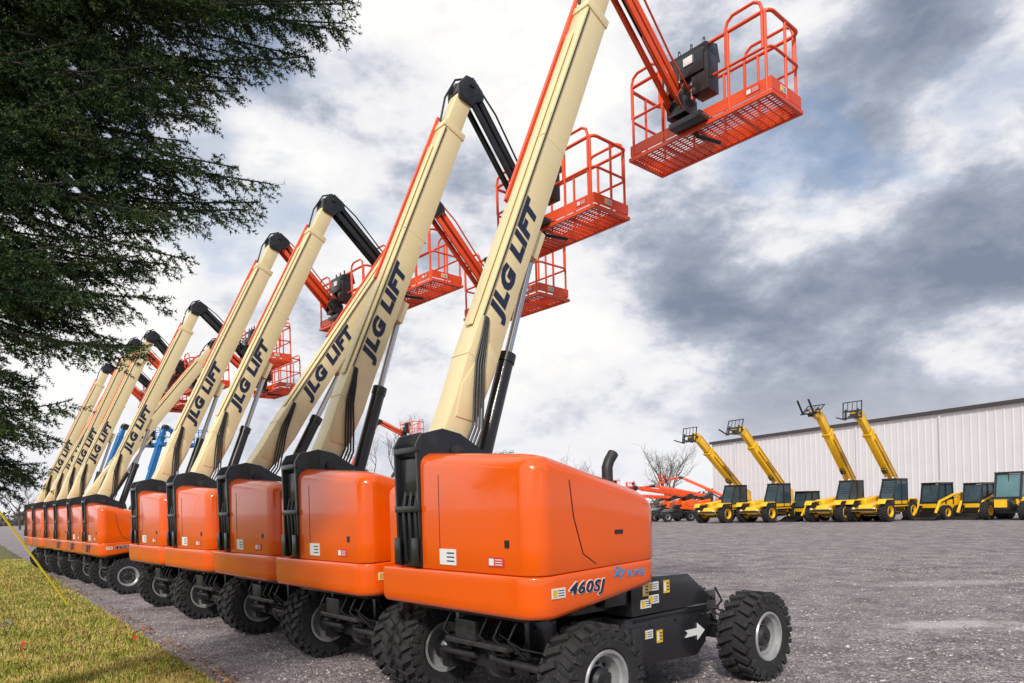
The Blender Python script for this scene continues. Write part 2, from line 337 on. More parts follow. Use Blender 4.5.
def axle_mesh():
    b = MB(); b.box((0,0,0), (.16,1.75,.15)); b.lathe([(.05,-.02),(.17,.02),(.17,.16),(.05,.2)], 16, c=(0,-.08,0))
    for s in (-1, 1):
        b.lathe([(.14, s*.95), (.15, s*.84), (.11, s*.78)], 16); b.box((0, s*.8, 0), (.2,.14,.34)); b.box((.0, s*.5, .22), (.34,.06,.42)); b.box((-.1, s*.42, .06), (.14,.2,.2))
        b.m(1); b.tube([(-.22, s*.15, .06), (-.2, s*.7, .04)], .035, 10); b.tube([(-.2, s*.7, .04), (-.12, s*.86, .03)], .018, 8)
        for z in (.34, .1): b.lathe([(.025, s*.53), (.025, s*.56), (.001, s*.561)], 6, c=(-.1,0,z))
        b.m(2); b.tube([(.05, s*.2, .14), (.0, s*.35, .24), (-.05, s*.55, .2), (-.06, s*.78, .1)], .014, 6); b.tube([(-.1, s*.1, .14), (-.16, s*.3, .2), (-.18, s*.5, .1)], .012, 6)
        b.tube([(-.12, s*.1, .4), (-.26, s*.25, .3), (-.24, s*.5, .2), (-.1, s*.72, .16)], .014, 6); b.m(0)
    b.m(1); b.box((-.28,0,.2), (.16,.9,.05)); b.box((-.3,.12,.32), (.14,.3,.18)); b.m(2)
    for y in (-.5, -.3, -.1, .25, .45): b.tube([(-.28,y,.44),(-.34,y+.05,.28),(-.24,y-.05,.12),(.0,y,.08)], .015, 6)
    return b.build('axle', [BLACK, DARKMETAL, HOSE], bevel=.006)
def turntable_mesh():
    b = MB()
    b.prism([(-1.72,.94),(-.5,.94),(-.5,1.3),(-1.72,1.3)], -.82, .86)
    b.prism([(-.62,.87),(.56,.87),(.64,.93),(.30,1.16),(.26,1.19),(-.62,1.22)], -.98, .95)
    b.box((-.80,-.9,1.06), (.3,.12,.14)); b.box((-.2,.55,1.4), (.7,.5,.42)); b.box((-.45,-.2,1.33), (.3,.5,.25))
    b.m(1)
    for k in range(5): b.box((-1.3+.22*k, -.835, 1.08-.03*(k % 2)), (.12,.03,.1+.03*(k % 3)))
    for k in range(4): b.tube([(-1.5+.2*k, -.6+.25*k, .97), (-1.35+.1*k, -.5+.3*k, .78), (-1.0, -.3+.2*k, .74)], .016, 6)
    return b.build('turntable', [BLACK, DARKMETAL], bevel=.01)
def counter_mesh(m):
    b = MB(); b.body(-1.945, -.36, -1.135, 1.16, .22, lambda x, y: 1.0+.2*max(0, (x+1.75)/1.4)**1.2, lambda x, y: 1.345+.05*max(0, (x+1.8)/1.3), Rt=.02, Rb=.05)
    return b.build('counterweight', m, ang=50)
def hood_mesh(m):
    b = MB()
    zt = lambda x, y: 2.42-.13*max(0, (.38-y)/1.5)**1.5-.36*max(0, (x+1.78)/1.43)**1.2
    b.body(-1.925, -.33, -1.13, .425, .18, lambda x, y: 1.35+.045*max(0, (x+1.8)/1.3), zt, Rt=.13, Rb=.012, steps=8, n=8, rf=.24, ky=.12)
    b.m(1)
    b.tube([(-1.25,-1.129,1.41),(-1.40,-1.13,1.5),(-1.5,-1.13,1.8),(-1.54,-1.128,2.1)], .006, 5)
    b.tube([(-1.925,.12,1.39),(-1.925,.12,2.2)], .004, 5)
    b.m(2); b.box((-.95,-1.131,1.66), (.10,.012,.035)); b.box((-1.928,-.8,1.60), (.012,.05,.06))
    return b.build('engine_hood', [m, HOSE, BLACK], ang=50)
def hoodl_mesh(m):
    b = MB()
    b.body(-1.84, -.5, .82, 1.14, .1, lambda x, y: 1.36, lambda x, y: 2.15-.25*max(0, (x+1.6)/1.1), Rt=.1, Rb=.02)
    return b.build('side_hood', m, ang=50)
def mast_mesh():
    b = MB()
    poly = [(-1.94,1.36),(-1.96,2.5),(-1.90,2.60),(-1.66,2.66),(-1.45,2.62),(-1.2,2.48),(-.95,2.38),(-.92,2.22),(-1.2,2.0),(-1.3,1.36)]
    for y0 in (.395, .77): b.prism(poly, y0, y0+.035)
    b.box((-1.88,.59,1.62), (.05,.34,.52)); b.box((-1.88,.59,2.2), (.06,.34,.35)); b.box((-1.965,.46,1.5), (.02,.1,.26)); b.box((-1.965,.76,1.5), (.02,.1,.26))
    for z in (1.9, 2.45): b.box((-1.945,.595,z), (.03,.42,.06))
    b.m(1)
    for yy in (.49, .59, .69): b.tube([(-1.91,yy,1.4),(-1.93,yy,1.9),(-1.84,yy+.02,2.3),(-1.6,yy,2.5)], .022, 8)
    b.m(2); b.tube([(-1.5,.36,2.45),(-1.5,.84,2.45)], .07, 16); b.tube([(-1.0,.37,2.3),(-1.0,.83,2.3)], .045, 14)
    for z in (1.5, 1.75, 2.1, 2.4): b.tube([(-1.86,.38,z),(-1.86,.83,z)], .018, 6)
    return b.build('mast', [BLACK, HOSE, DARKMETAL], bevel=.006)
def boom_mesh(m):
    b = MB()
    b.prism([(-.12,-.06),(-.14,.10),(.03,.17),(.45,.165),(.9,.19),(5.2,.19),(5.2,-.145),(1.3,-.165),(.85,-.185),(.5,-.165),(.15,-.11)], -.14, .14)
    b.box((3.0,0,.212), (3.6,.12,.015))
    b.box((5.55,0,.03), (.8,.2,.26))
    b.box((5.17,0,.025), (.1,.31,.37)); b.box((2.35,0,-.21), (.3,.2,.14))
    for x in (.9, 3.4): b.box((x,0,.01), (.02,.287,.375))
    for s in (-1, 1): b.prism([(.35,-.15),(.3,.1),(.6,.15),(1.1,.02),(1.0,-.17)], s*.139, s*.152)
    return b.build('main_boom', m, bevel=.008)
def head_mesh():
    b = MB()
    for y0 in (-.145, .105): b.prism([(5.72,-.10),(5.68,.14),(5.85,.22),(6.05,.16),(6.1,.05),(6.08,-.08),(5.9,-.14)], y0, y0+.04)
    b.box((5.86,0,.08), (.22,.22,.2)); b.tube([(6.0,-.17,.02),(6.0,.17,.02)], .045, 12)
    b.m(1); b.tube([(5.3,.08,.18),(5.7,.1,.24),(6.05,.08,.20),(6.2,.05,.05)], .018, 6)
    return b.build('boom_head', [BLACK, HOSE], bevel=.006)
def hoses_mesh():
    b = MB()
    for k in range(4):
        o = .04*k; b.tube([(-.2,-.06-.01*k,-.1+o),(.05,-.17,-.22+o),(.3,-.19,-.22+o),(.6,-.19,-.1+o),(.85,-.175,.0+o*.8),(1.1,-.165,.06+o*.5),(1.3,-.15,.11+o*.3)], .013, 6)
    b.tube([(1.3,-.15,.168),(3,-.15,.168),(5.1,-.15,.16)], .008, 5)
    return b.build('hose', HOSE)
def track_mesh(m):
    b = MB(); b.box((4.0,.115,.215), (2.7,.045,.04)); return b.build('cable_track', m)
def jib_mesh(m):
    b = MB()
    b.box((.95,0,.075), (1.75,.15,.10)); 
    for y in (-.08, .08): b.box((.95,y,-.10), (1.75,.035,.10))
    b.m(1); b.tube([(.15,0,-.02),(.9,0,-.01)], .045, 10); b.m(2); b.tube([(.9,0,-.01),(1.7,0,0)], .024, 8)
    b.m(1)
    for y in (-.12, .09): b.prism([(-.08,.12),(.15,.16),(.25,.1),(.22,-.14),(0,-.16),(-.1,-.05)], y, y+.03); b.prism([(1.7,.13),(1.9,.16),(1.98,.0),(1.92,-.18),(1.72,-.16)], y, y+.03)
    b.m(3); b.tube([(.1,-.1,.14),(.5,-.12,.18),(1.3,-.11,.15),(1.8,-.12,.16)], .016, 6); b.tube([(.1,.06,.14),(.6,.1,.18),(1.4,.06,.15),(1.8,.1,.2)], .014, 6)
    return b.build('jib', [m, BLACK, CHROME, HOSE], bevel=.006)
BX0, BX1, BY0, BY1, BZ = .2, .98, -1.25, 1.0, -.36
def floor_mesh(m):
    b = MB(); cx = (BX0+BX1)/2; cy = (BY0+BY1)/2
    for x in (BX0, BX1): b.box((x, cy, BZ), (.045, BY1-BY0+.045, .05)); b.box((x, cy, BZ+.13), (.012, BY1-BY0, .15))
    for y in (BY0, BY1): b.box((cx, y, BZ), (BX1-BX0-.05, .045, .05)); b.box((cx, y, BZ+.13), (BX1-BX0, .012, .15))
    for k in range(1, 13): b.box((BX0+(BX1-BX0)*k/13, cy, BZ+.012), (.014, BY1-BY0-.05, .016))
    for k in range(1, 20): b.box((cx, BY0+(BY1-BY0)*k/20, BZ+.005), (BX1-BX0-.05, .011 if k % 5 else .045, .018 if k % 5 else .04))
    return b.build('platform', m)
def rrect(x0, x1, y0, y1, r, z, n=4):
    o = []
    for cx, cy, a0 in ((x1-r, y1-r, 0), (x0+r, y1-r, 90), (x0+r, y0+r, 180), (x1-r, y0+r, 270)):
        for k in range(n+1): a = R(a0+90*k/n); o.append((cx+r*math.cos(a), cy+r*math.sin(a), z))
    return o
def rails_mesh(m):
    b = MB(); z0 = BZ; 
    for z, rr in ((z0+1.06, .025), (z0+.60, .019)): b.tube(rrect(BX0, BX1, BY0, BY1, .1, z), rr, 8, closed=True)
    def hoop(x, ya, yb): b.tube([(x, ya, z0+.6), (x, ya, z0+1.1), (x, ya+.03, z0+1.19), (x, ya+.11, z0+1.24), (x, yb-.11, z0+1.24), (x, yb-.03, z0+1.19), (x, yb, z0+1.1), (x, yb, z0+.6)], .022, 8)
    hoop(BX1, BY0+.08, BY0+.8); hoop(BX0, BY0+.1, BY0+.62); hoop(BX0, BY1-.55, BY1-.05)
    for x in (BX0, BX1):
        for k in range(5):
            y = BY0+.06+(BY1-BY0-.12)*k/4; b.tube([(x, y, z0), (x, y, z0+1.06)], .02, 8)
    for y in (BY0, BY1):
        b.tube([(BX0+(BX1-BX0)*.5, y, z0), (BX0+(BX1-BX0)*.5, y, z0+1.06)], .02, 8)
    return b.build('guard_rail', m)
def console_mesh():
    b = MB()
    b.box((.26,-.1,.6), (.3,.6,.24), (0,R(-15),0)); b.box((.2,-.3,.28), (.26,.26,.5)); b.box((.16,.1,.15), (.22,.26,.6))
    b.box((.08,0,-.1), (.3,.3,.22)); b.box((.14,-.1,-.3), (.34,.5,.08)); b.box((.12,-.15,.45), (.16,.45,.3))
    b.m(1); b.box((.035,-.15,.5), (.02,.16,.12)); b.box((.055,.1,.3), (.02,.12,.08)); b.m(0)
    for y in (-.3, -.1, .1): b.tube([(.2,y,.7),(.2,y,.82)], .02, 8)
    b.m(2); b.tube([(.0,.1,.0),(-.12,.16,.2),(-.05,.2,.42)], .016, 6); b.tube([(0,-.08,0),(-.14,-.12,.14),(-.08,-.1,.4)], .016, 6); b.tube([(-.05,0,-.1),(.3,-.1,-.42),(.7,-.2,-.42)], .03, 8)
    return b.build('control_console', [BLACK, WHITE, HOSE], bevel=.015)
def exhaust_mesh():
    b = MB(); b.tube([(0,0,-.35),(0,0,.02),(.0,0,.09),(.03,0,.15),(.09,0,.22)], [.052,.052,.052,.05,.052], 12); return b.build('exhaust_pipe', DARKMETAL)
def box_label(w, h, cols):
    b = MB(); b.box((0,0,0), (w,.005,h)); b.m(1); b.box((-w*.28,-.003,0), (w*.3,.004,h*.7)); b.m(2)
    for k in range(3): b.box((w*.18,-.003,h*(.25-.25*k)), (w*.45,.003,h*.08))
    return b.build('warning_label', cols, smooth=False)
LABA = box_label(.24,.14, [WHITE, WHITE, NAVY]); LABB = box_label(.2,.08, [REDLABEL, WHITE, WHITE]); LABC = box_label(.15,.08, [WHITE, YLABEL, NAVY]); LABD = box_label(.09,.12, [YLABEL, WHITE, NAVY])
def arrow_mesh():
    b = MB(); b.prism([(-.16,.035),(.05,.035),(.05,.085),(.18,0),(.05,-.085),(.05,-.035),(-.16,-.035),(-.11,0)], -.003, .003)
    return b.build('arrow_decal', WHITE, smooth=False)
TXT_BOOM = textmesh('JLG LIFT', 1.50, .245, NAVY, .2, .066, space=1.15); TXT_NUM = textmesh('460SJ', .42, .125, NAVY, .25, .012, .01, space=1.1); TXT_NUMO = textmesh('460SJ', .44, .145, WHITE, .25, .045, space=1.1)
TXT_SKY = textmesh('Sky', .17, .12, BLUEDECAL, .5, .01); TXT_POW = textmesh('POWER', .24, .065, BLUEDECAL, .4, .006, space=1.15)
TXT_LIFT = textmesh('LIFT', .62, .2, NAVY, .3, .03)
ARROW = arrow_mesh()
CH = chassis_mesh(); AX = axle_mesh(); TT = turntable_mesh(); MAST = mast_mesh(); HEAD = head_mesh(); HOSES = hoses_mesh(); CONS = console_mesh(); EXH = exhaust_mesh()
b = MB(); b.tube([(0,0,0),(.15,0,0),(1.35,0,0)], .085, 16); b.box((.0,0,0), (.12,.14,.12)); b.tube([(1.3,0,0),(1.4,0,0)], .095, 16); BARREL = b.build('lift_cylinder', BLACK)
b = MB(); b.tube([(0,0,0),(1,0,0)], .042, 14); ROD = b.build('piston_rod', CHROME)
cache = {}
def coloured(body, boom, jib, bask):
    def g(k, f, *a):
        if (k, a) not in cache: cache[(k, a)] = f(*a)
        return cache[(k, a)]
    return dict(counter=g('c', counter_mesh, body), hood=g('h', hood_mesh, body), hoodl=g('l', hoodl_mesh, body), boom=g('b', boom_mesh, boom), track=g('t', track_mesh, REDOR if body is ORANGE else body), jib=g('j', jib_mesh, jib), floor=g('f', floor_mesh, bask), rails=g('r', rails_mesh, bask))
def lift(loc, rz, ang, jang, label, group, body=ORANGE, boom=CREAM, jib=None, bask=REDOR, detail=True, name='boom_lift', sc=1, letters=None, jlen=1, bl=1):
    K = coloured(body, boom, jib or body, bask)
    t = thing(name, label, 'boom lift', loc, rz, group, sc)
    part('chassis', CH, t)
    ch = t.children[0]
    if detail: part('arrow_decal', ARROW, ch, (.45,-.906,.58))
    for x in (-1.3, 1.27):
        part('axle', AX, t, (x, 0, .46), (0, 0, 0 if x < 0 else math.pi))
        for s in (-1, 1):
            w = part('wheel', WRIM, t, (x, s*1.1, .46), (0, random.uniform(0, 6.2), 0 if s < 0 else math.pi))
            part('tyre', TYRE, w)
    tt = part('turntable', TT, t)
    c = part('counterweight', K['counter'], t)
    h = part('engine_hood', K['hood'], t); part('side_hood', K['hoodl'], t); part('mast', MAST, t)
    part('exhaust_pipe', EXH, t, (-.60,-.72,2.15))
    if detail:
        part('warning_label', LABA, h, (-1.929,.0,1.47), (0,0,-math.pi/2)); part('warning_label', LABB, h, (-1.929,-.66,1.45), (0,0,-math.pi/2))
        part('warning_label', LABC, c, (-1.70,-1.1385,1.21)); part('number_lettering', TXT_NUM, c, (-1.58,-1.138,1.155), (math.pi/2,0,0)); part('number_outline', TXT_NUMO, c, (-1.59,-1.1365,1.145), (math.pi/2,0,0))
        part('script_lettering', TXT_SKY, c, (-1.05,-1.137,1.25), (math.pi/2,0,0)); part('capital_lettering', TXT_POW, c, (-.865,-1.137,1.26), (math.pi/2,0,0))
        for x, z, q in ((-.42,1.1,LABD), (-.3,1.12,LABC), (-.3,1.0,LABC), (-.42,.97,LABC), (-.1,1.1,LABD)): part('warning_label', q, tt, (x,-.984,z))
        part('warning_label', LABC, ch, (-.3,-.904,.66)); part('warning_label', LABD, ch, (-.12,-.904,.62))
    if letters: part('lettering', letters, c, (-1.948,.45,1.08), (math.pi/2,0,-math.pi/2))
    pv = Vector((-1.5,.605,2.45)); a = R(ang)
    bo = part('main_boom', K['boom'], t, pv, (0,-a,0), sc=(bl,1,1))
    part('boom_lettering', TXT_BOOM, bo, (1.50/bl,-.141,-.110), (math.pi/2,0,0), sc=(1/bl,1,1)) if boom is CREAM else None
    part('boom_head', HEAD, bo); part('hose', HOSES, bo); part('cable_track', K['track'], bo)
    def bp(x, z): return pv+Vector((x*math.cos(a)-z*math.sin(a), 0, x*math.sin(a)+z*math.cos(a)))
    A = bp(2.35*bl,-.24); B = Vector((-1.08,.605,2.2)); d = A-B; ra = -math.atan2(d.z, d.x)
    cy = part('lift_cylinder', BARREL, t, B, (0,ra,0)); part('piston_rod', ROD, cy, (1.3,0,0), sc=(d.length-1.3,1,1))
    J = bp(6.0*bl,.02); ja = R(jang)
    part('jib', K['jib'], t, J, (0,ja,0), sc=(jlen,1,1))
    E = J+Vector((1.85*jlen*math.cos(ja), 0, -1.85*jlen*math.sin(ja)))
    p = part('platform', K['floor'], t, E); part('guard_rail', K['rails'], p); part('control_console', CONS, p)
    if detail: part('warning_label', LABB, p, (BX0-.01,-1.0,BZ+.13), (0,0,-math.pi/2)); part('warning_label', LABC, p, (.5,BY0-.01,BZ+.13))
    return t

rz0 = math.atan2(.66, .75)
angs = [66,66.3,55.5,64,64.5,65,53,66,67,63,66]
jangs = [40,51,45,41,44,42,40,50,44,42,44]
bls = [1.12,1.03,1.02,1.07,1.06,1.08,1.12,1.08,1.1,1.05,1.08]
dxs = [0,-.05,.02,.0,0]
jibm = [REDOR,BLACK,REDOR,BLACK,REDOR,BLACK,REDOR,BLACK,REDOR,BLACK,REDOR]
nth = ['','second','third','fourth','fifth','sixth','seventh','eighth','ninth','tenth']
jw = {REDOR: 'red orange', BLACK: 'black'}
for i in range(11):
    if i == 0: lab = 'largest orange boom lift nearest the camera with cream boom rising out of the frame'
    elif i == 10: lab = 'farthest orange boom lift at the left end of the row'
    else: lab = '%s orange boom lift from the camera in the row, with %s jib' % (nth[i], jw[jibm[i]])
    j = i if i < 5 else 6.2+(i-5)*.86; dx = dxs[i] if i < 5 else random.uniform(-.06,.06)
    lift((.87-1.65*j+dx, 7.45+1.86*j+(random.uniform(-.05,.05) if i > 4 else 0), 0), rz0+(random.uniform(-.03,.03) if i > 1 else 0), angs[i], jangs[i], lab,
         'boom lifts parked in a row', jib=jibm[i], letters=TXT_LIFT if i in (5,6,7) else None, detail=i < 7, bl=bls[i], sc=1 if i < 5 else .95)
# distant lifts
def dl(px, Y, rz, ang, jang, label, **k): lift(((px-512)/700*Y, Y, 0), R(rz), ang, jang, label, 'distant lifts', detail=False, **k)
dl(672, 68, 200, 8, 0, 'low stowed orange lift nearest in the cluster left of the yellow machines', jib=REDOR, boom=REDOR)
dl(692, 78, 175, 12, 8, 'stowed orange lift at the right of the cluster behind the leftmost yellow handler', jib=REDOR, boom=REDOR)
dl(660, 86, 190, 3, 0, 'stowed orange lift farthest back in the distant cluster', jib=REDOR, boom=REDOR)
dl(712, 92, 165, 26, 10, 'distant orange lift with half raised boom behind the leftmost yellow boom', jib=REDOR, boom=REDOR)
dl(122, 52, 60, 68, 30, 'distant blue lift farther left, seen through the gap in the row', body=BLUE, boom=BLUE, jib=BLUE, bask=BLUE, sc=1.1)
dl(166, 54, 60, 70, 30, 'distant blue lift farther right, behind the cream booms', body=BLUE, boom=BLUE, jib=BLUE, bask=BLUE, sc=1.1)
dl(361, 44, 30, 60, 25, 'distant orange lift with raised basket seen left of the nearest cream boom base', boom=REDOR, jib=REDOR)
dl(464, 62, 30, 50, 30, 'distant green lift seen just right of the nearest lift cylinder', body=GREEN, boom=GREEN, jib=GREEN, bask=GREEN)

# ---------------------------------------------------------------- telescopic handlers
TY2 = tyre_mesh(.62, .22, 20, .33); RM2 = rim_mesh(.33, .22, YELLOW)
def tele_body():
    b = MB(); b.prism([(-2.4,.75),(-2.3,1.35),(-1.9,1.55),(1.2,1.15),(2.0,1.05),(2.2,.8),(1.9,.55),(-2.0,.55)], -.42, .42)
    b.body(-1.0, 1.05, -1.15, -.45, .12, lambda x, y: .75, lambda x, y: 1.62-.1*(x+1), Rt=.1)
    b.box((.1,.75,.85), (1.5,.6,.35))
    for x in (-1.45, 1.45):
        for s in (-1, 1): b.prism([(x-.7,1.1),(x-.5,1.38),(x+.5,1.38),(x+.72,1.1),(x+.66,1.08),(x+.46,1.31),(x-.46,1.31),(x-.64,1.08)], s*.72, s*1.2)
    for y in (-.42, .34): b.prism([(-2.35,1.3),(-2.3,2.15),(-1.9,2.35),(-1.5,2.15),(-1.0,1.3)], y, y+.08)
    b.m(1); b.box((0,0,.5), (3.2,.7,.25)); b.box((.2,.98,.75), (1.1,.3,.32)); b.box((2.1,0,.75), (.3,1.5,.2))
    for x in (-1.45, 1.45): b.box((x,0,.62), (.3,1.8,.25))
    b.m(2)
    for y in (-.62, .62): b.box((2.27,y,.85), (.06,.18,.12))
    return b.build('body', [YELLOW, BLACK, WHITE], bevel=.02)
def tele_cab(m=BLACK):
    b = MB(); b.m(1); b.prism([(-.65,1.05),(-.65,2.5),(.6,2.52),(1.0,1.6),(1.03,1.05)], .40, 1.2)
    b.m(0)
    for y in (.37, 1.18):
        for p, q in (((-.67,1.0),(-.67,2.52)), ((-.67,2.52),(.62,2.54)), ((.62,2.54),(1.03,1.6)), ((1.03,1.6),(1.05,1.0)), ((.1,1.0),(.1,2.52)), ((-.67,1.02),(1.05,1.02))):
            b.tube([(p[0],y+.01,p[1]),(q[0],y+.01,q[1])], .05, 6)
    b.box((.0,.79,2.57), (1.35,.92,.08)); b.box((1.05,.79,1.35), (.05,.8,.06))
    for k in range(6): b.tube([(.63+.065*k,.45,2.5-.145*k),(.63+.065*k,1.12,2.5-.145*k)], .012, 4)
    b.m(2); b.tube([(.6,.6,2.65),(.66,.6,2.65)], .06, 8); b.tube([(.6,1.0,2.65),(.66,1.0,2.65)], .06, 8)
    b.m(3); b.box((.15,.8,1.08), (1.75,.82,.34))
    return b.build('cab', [m, GLASS, WHITE, YELLOW])
def tele_boom():
    b = MB(); b.box((2.4,0,0), (5.1,.42,.54)); b.box((4.85,0,0), (.2,.5,.62)); b.box((.1,0,0), (.5,.5,.5)); b.m(1); b.box((1.9,0,-.3), (.4,.3,.2)); b.box((2.6,.215,.0), (1.2,.02,.2)); return b.build('main_boom', [YELLOW, BLACK], bevel=.02)
def tele_inner():
    b = MB(); b.box((5.6,0,0), (1.5,.32,.42)); b.prism([(6.1,.26),(6.6,.2),(7.0,-.4),(6.7,-.6),(6.1,-.23)], -.17, .17); b.m(1); b.tube([(.8,.28,-.1),(4.4,.28,-.1)], .04, 6); b.tube([(.8,.27,.2),(4.6,.27,.2)], .03, 6); b.tube([(5.2,0,.3),(6.6,0,.1)], .05, 8); b.box((6.5,0,-.1), (.2,.40,.2))
    b.tube([(.3,0,.32),(2,.05,.36),(4.5,.05,.34),(6.2,.1,.32)], .035, 6)
    return b.build('inner_boom', [YELLOW, BLACK], bevel=.01)
def tele_forks():
    b = MB()
    for z in (-.35, .05): b.box((.05,0,z), (.06,1.15,.09))
    for y in (-.56, .56): b.box((.05,y,.1), (.05,.05,1.05))
    for y in (-.28, 0, .28): b.box((.05,y,.3), (.03,.03,.5))
    b.box((.05,0,.6), (.05,1.15,.05))
    for y in (-.36, .36): b.box((.12,y,-.15), (.05,.11,.65)); b.box((.6,y,-.46), (1.0,.11,.045))
    b.box((-.1,0,-.15), (.2,.36,.36))
    return b.build('fork_carriage', BLACK)
TB, TC, TBM, TIN, TF = tele_body(), tele_cab(), tele_boom(), tele_inner(), tele_forks()
b = MB(); b.tube([(0,0,0),(1.3,0,0)], .09, 8); b.m(1); b.tube([(1.3,0,0),(2.2,0,0)], .05, 8); TCYL = b.build('lift_cylinder', [BLACK, CHROME])
def tele(px, Y, hd, ang, label, fork=0, sc=1.22):
    X = (px-512)/700*Y; h = (math.cos(hd), math.sin(hd))
    t = thing('telescopic_handler', label, 'telehandler', (X+h[0]*2*sc, Y+h[1]*2*sc, 0), hd, 'yellow telescopic handlers with raised booms', sc)
    part('body', TB, t); part('cab', TC, t); a = R(ang)
    for x in (-1.45, 1.45):
        for s in (-1, 1):
            w = part('wheel', RM2, t, (x, s*.98, .62), (0, random.random()*6, 0 if s < 0 else math.pi)); part('tyre', TY2, w)
    pv = Vector((-1.95,0,2.0)); part('main_boom', TBM, t, pv, (0,-a,0)); part('inner_boom', TIN, t, pv, (0,-a,0))
    B = Vector((-.6,0,1.2)); A = pv+Vector((1.9*math.cos(a)+.2*math.sin(a),0,1.9*math.sin(a)-.2*math.cos(a))); d = A-B
    part('lift_cylinder', TCYL, t, B, (0,-math.atan2(d.z, d.x),0), sc=(d.length/2.2,1,1))
    part('fork_carriage', TF, t, pv+Vector((6.85*math.cos(a)+.35*math.sin(a)+.1,0,6.85*math.sin(a)-.35*math.cos(a))), (0,-R(fork),0))
hd = R(216)
tele(744, 62, hd, 38, 'leftmost yellow telescopic handler with raised boom and forks', 10)
tele(786, 60, hd, 41, 'second yellow telescopic handler from the left with boom raised, in front of the warehouse corner', 20)
tele(856, 56.5, hd, 49, 'third yellow telescopic handler from the left, its steep boom ending in upright forks', 55)
tele(898, 54.5, hd, 45, 'rightmost yellow telescopic handler with raised boom, left of the small loaders', 5)

# compact loaders
TY3 = tyre_mesh(.42, .16, 18, .22); RM3 = rim_mesh(.22, .16, YELLOW)
def loader_body():
    b = MB(); b.body(-1.5, .6, -.52, .52, .15, lambda x, y: .4, lambda x, y: 1.35-.1*(x+1.5) if x < -.5 else 1.05, Rt=.12); b.m(1); b.box((-1.52,0,.85), (.06,.8,.5)); b.box((.6,0,.55), (.12,.8,.3)); b.box((-.3,0,.4), (1.8,1.1,.2))
    return b.build('body', [YELLOW, BLACK])
def loader_cab(gl):
    b = MB(); b.m(1); b.prism([(-.75,.95),(-.7,2.05),(.4,2.05),(.6,.95)], -.5, .5); b.m(0)
    for y in (-.52, .52):
        for p, q in (((-.77,.9),(-.72,2.08)), ((-.72,2.08),(.42,2.08)), ((.42,2.08),(.62,.9)), ((-.1,.9),(-.1,2.08))): b.tube([(p[0],y,p[1]),(q[0],y,q[1])], .05, 6)
    b.box((-.15,0,2.12), (1.25,1.12,.08)); b.box((.6,0,1.0), (.06,1.0,.08)); b.tube([(.5,0,1.0),(.42,0,2.05)], .02, 5)
    b.m(2); b.tube([(.3,.45,2.2),(.38,.45,2.2)], .05, 8); b.tube([(.3,-.45,2.2),(.38,-.45,2.2)], .05, 8)
    return b.build('cab', [BLACK, gl, WHITE])
def loader_arm(s):
    b = MB(); y = s*.62; b.tube([(-1.4,y,1.5),(-.6,y,1.42),(.6,y,1.05),(1.0,y,.4)], .08, 6); b.box((-1.3,y,1.15), (.3,.1,.7)); return b.build('loader_arm', YELLOW)
def bucket_mesh(w=.9):
    b = MB(); b.prism([(1.0,.1),(1.0,.38),(1.08,.36),(1.1,.2),(1.75,.08),(1.75,.03),(1.05,.03)], -w, w)
    for y in (-w, w-.03): b.prism([(1.0,.1),(1.0,.38),(1.25,.36),(1.75,.05),(1.05,.03)], y, y+.03)
    return b.build('bucket', BLACK)
LB, LC, LCL, LA = loader_body(), loader_cab(GLASS), loader_cab(GLASSL), [loader_arm(-1), loader_arm(1)]; BK = bucket_mesh(.8); BKW = bucket_mesh(1.0)
def loader(px, Y, hdg, label, sc, cab=LC, bk=BK, name='compact_loader', cat='loader', grp='small yellow loaders'):
    t = thing(name, label, cat, ((px-512)/700*Y, Y, 0), R(hdg), grp, sc)
    part('body', LB, t); part('cab', cab, t)
    if bk:
        for m_ in LA: part('loader_arm', m_, t)
        part('bucket', bk, t)
    ws = ((-.95,1), (.3,1)) if bk else ((-1.0,1.35), (.75,1.0))
    for x, k in ws:
        for s in (-1, 1): w = part('wheel', RM3, t, (x, s*.76, .42*k), (0,0,0 if s < 0 else math.pi), sc=(k,)*3); part('tyre', TY3, w)
    return t
loader(806, 58, 200, 'small yellow loader with black cab between the second and third telescopic handlers', 1.15)
loader(936, 53, 205, 'small yellow loader with open black cab just right of the rightmost telescopic handler', 1.3, bk=BKW)
loader(978, 52, 207, 'small yellow loader with black cab, left of the big glazed loader', 1.25)
t = loader(1014, 49, 212, 'larger yellow loader with pale glazed cab at the right edge of the row', 1.55, cab=LCL, name='wheel_loader', bk=None)
b = MB(); b.body(.5, 1.25, -.34, .34, .12, lambda x, y: .45, lambda x, y: .98, Rt=.1); b.m(1); b.box((1.26,0,.75), (.03,.5,.35)); part('front_cover', b.build('front_cover', [BLACK, YELLOW]), t)

# ---------------------------------------------------------------- warehouse
P0 = Vector((28.4,98.6,0)); P1 = Vector((60,30,0)); dirw = (P1-P0).normalized(); Lw = (P1-P0).length
nw = Vector((-abs(dirw.y), -abs(dirw.x), 0)).normalized()
SIDING = mat('white_siding', (.72,.70,.72), .5, var=.06, scale=.4, dirt=.2, dirtcol=(.55,.52,.50))
FASCIA = mat('brown_fascia', (.06,.05,.05), .6); ROOFM = mat('roof_metal', (.45,.45,.47), .5)
wh = thing('warehouse', 'long white ribbed metal warehouse with dark eave behind the yellow machines', 'warehouse', P0)
H = 10.0; b = MB(); x = 0; pl = []
while x < Lw:
    for dx, o in ((0,0),(.55,0),(.60,.035),(.70,.035),(.75,0)): pl.append((x+dx, o))
    x += .75
vt = []; vb = []
for s_, o in pl:
    p = dirw*s_+nw*o; vb.append(b.bm.verts.new((p.x,p.y,0))); vt.append(b.bm.verts.new((p.x,p.y,H)))
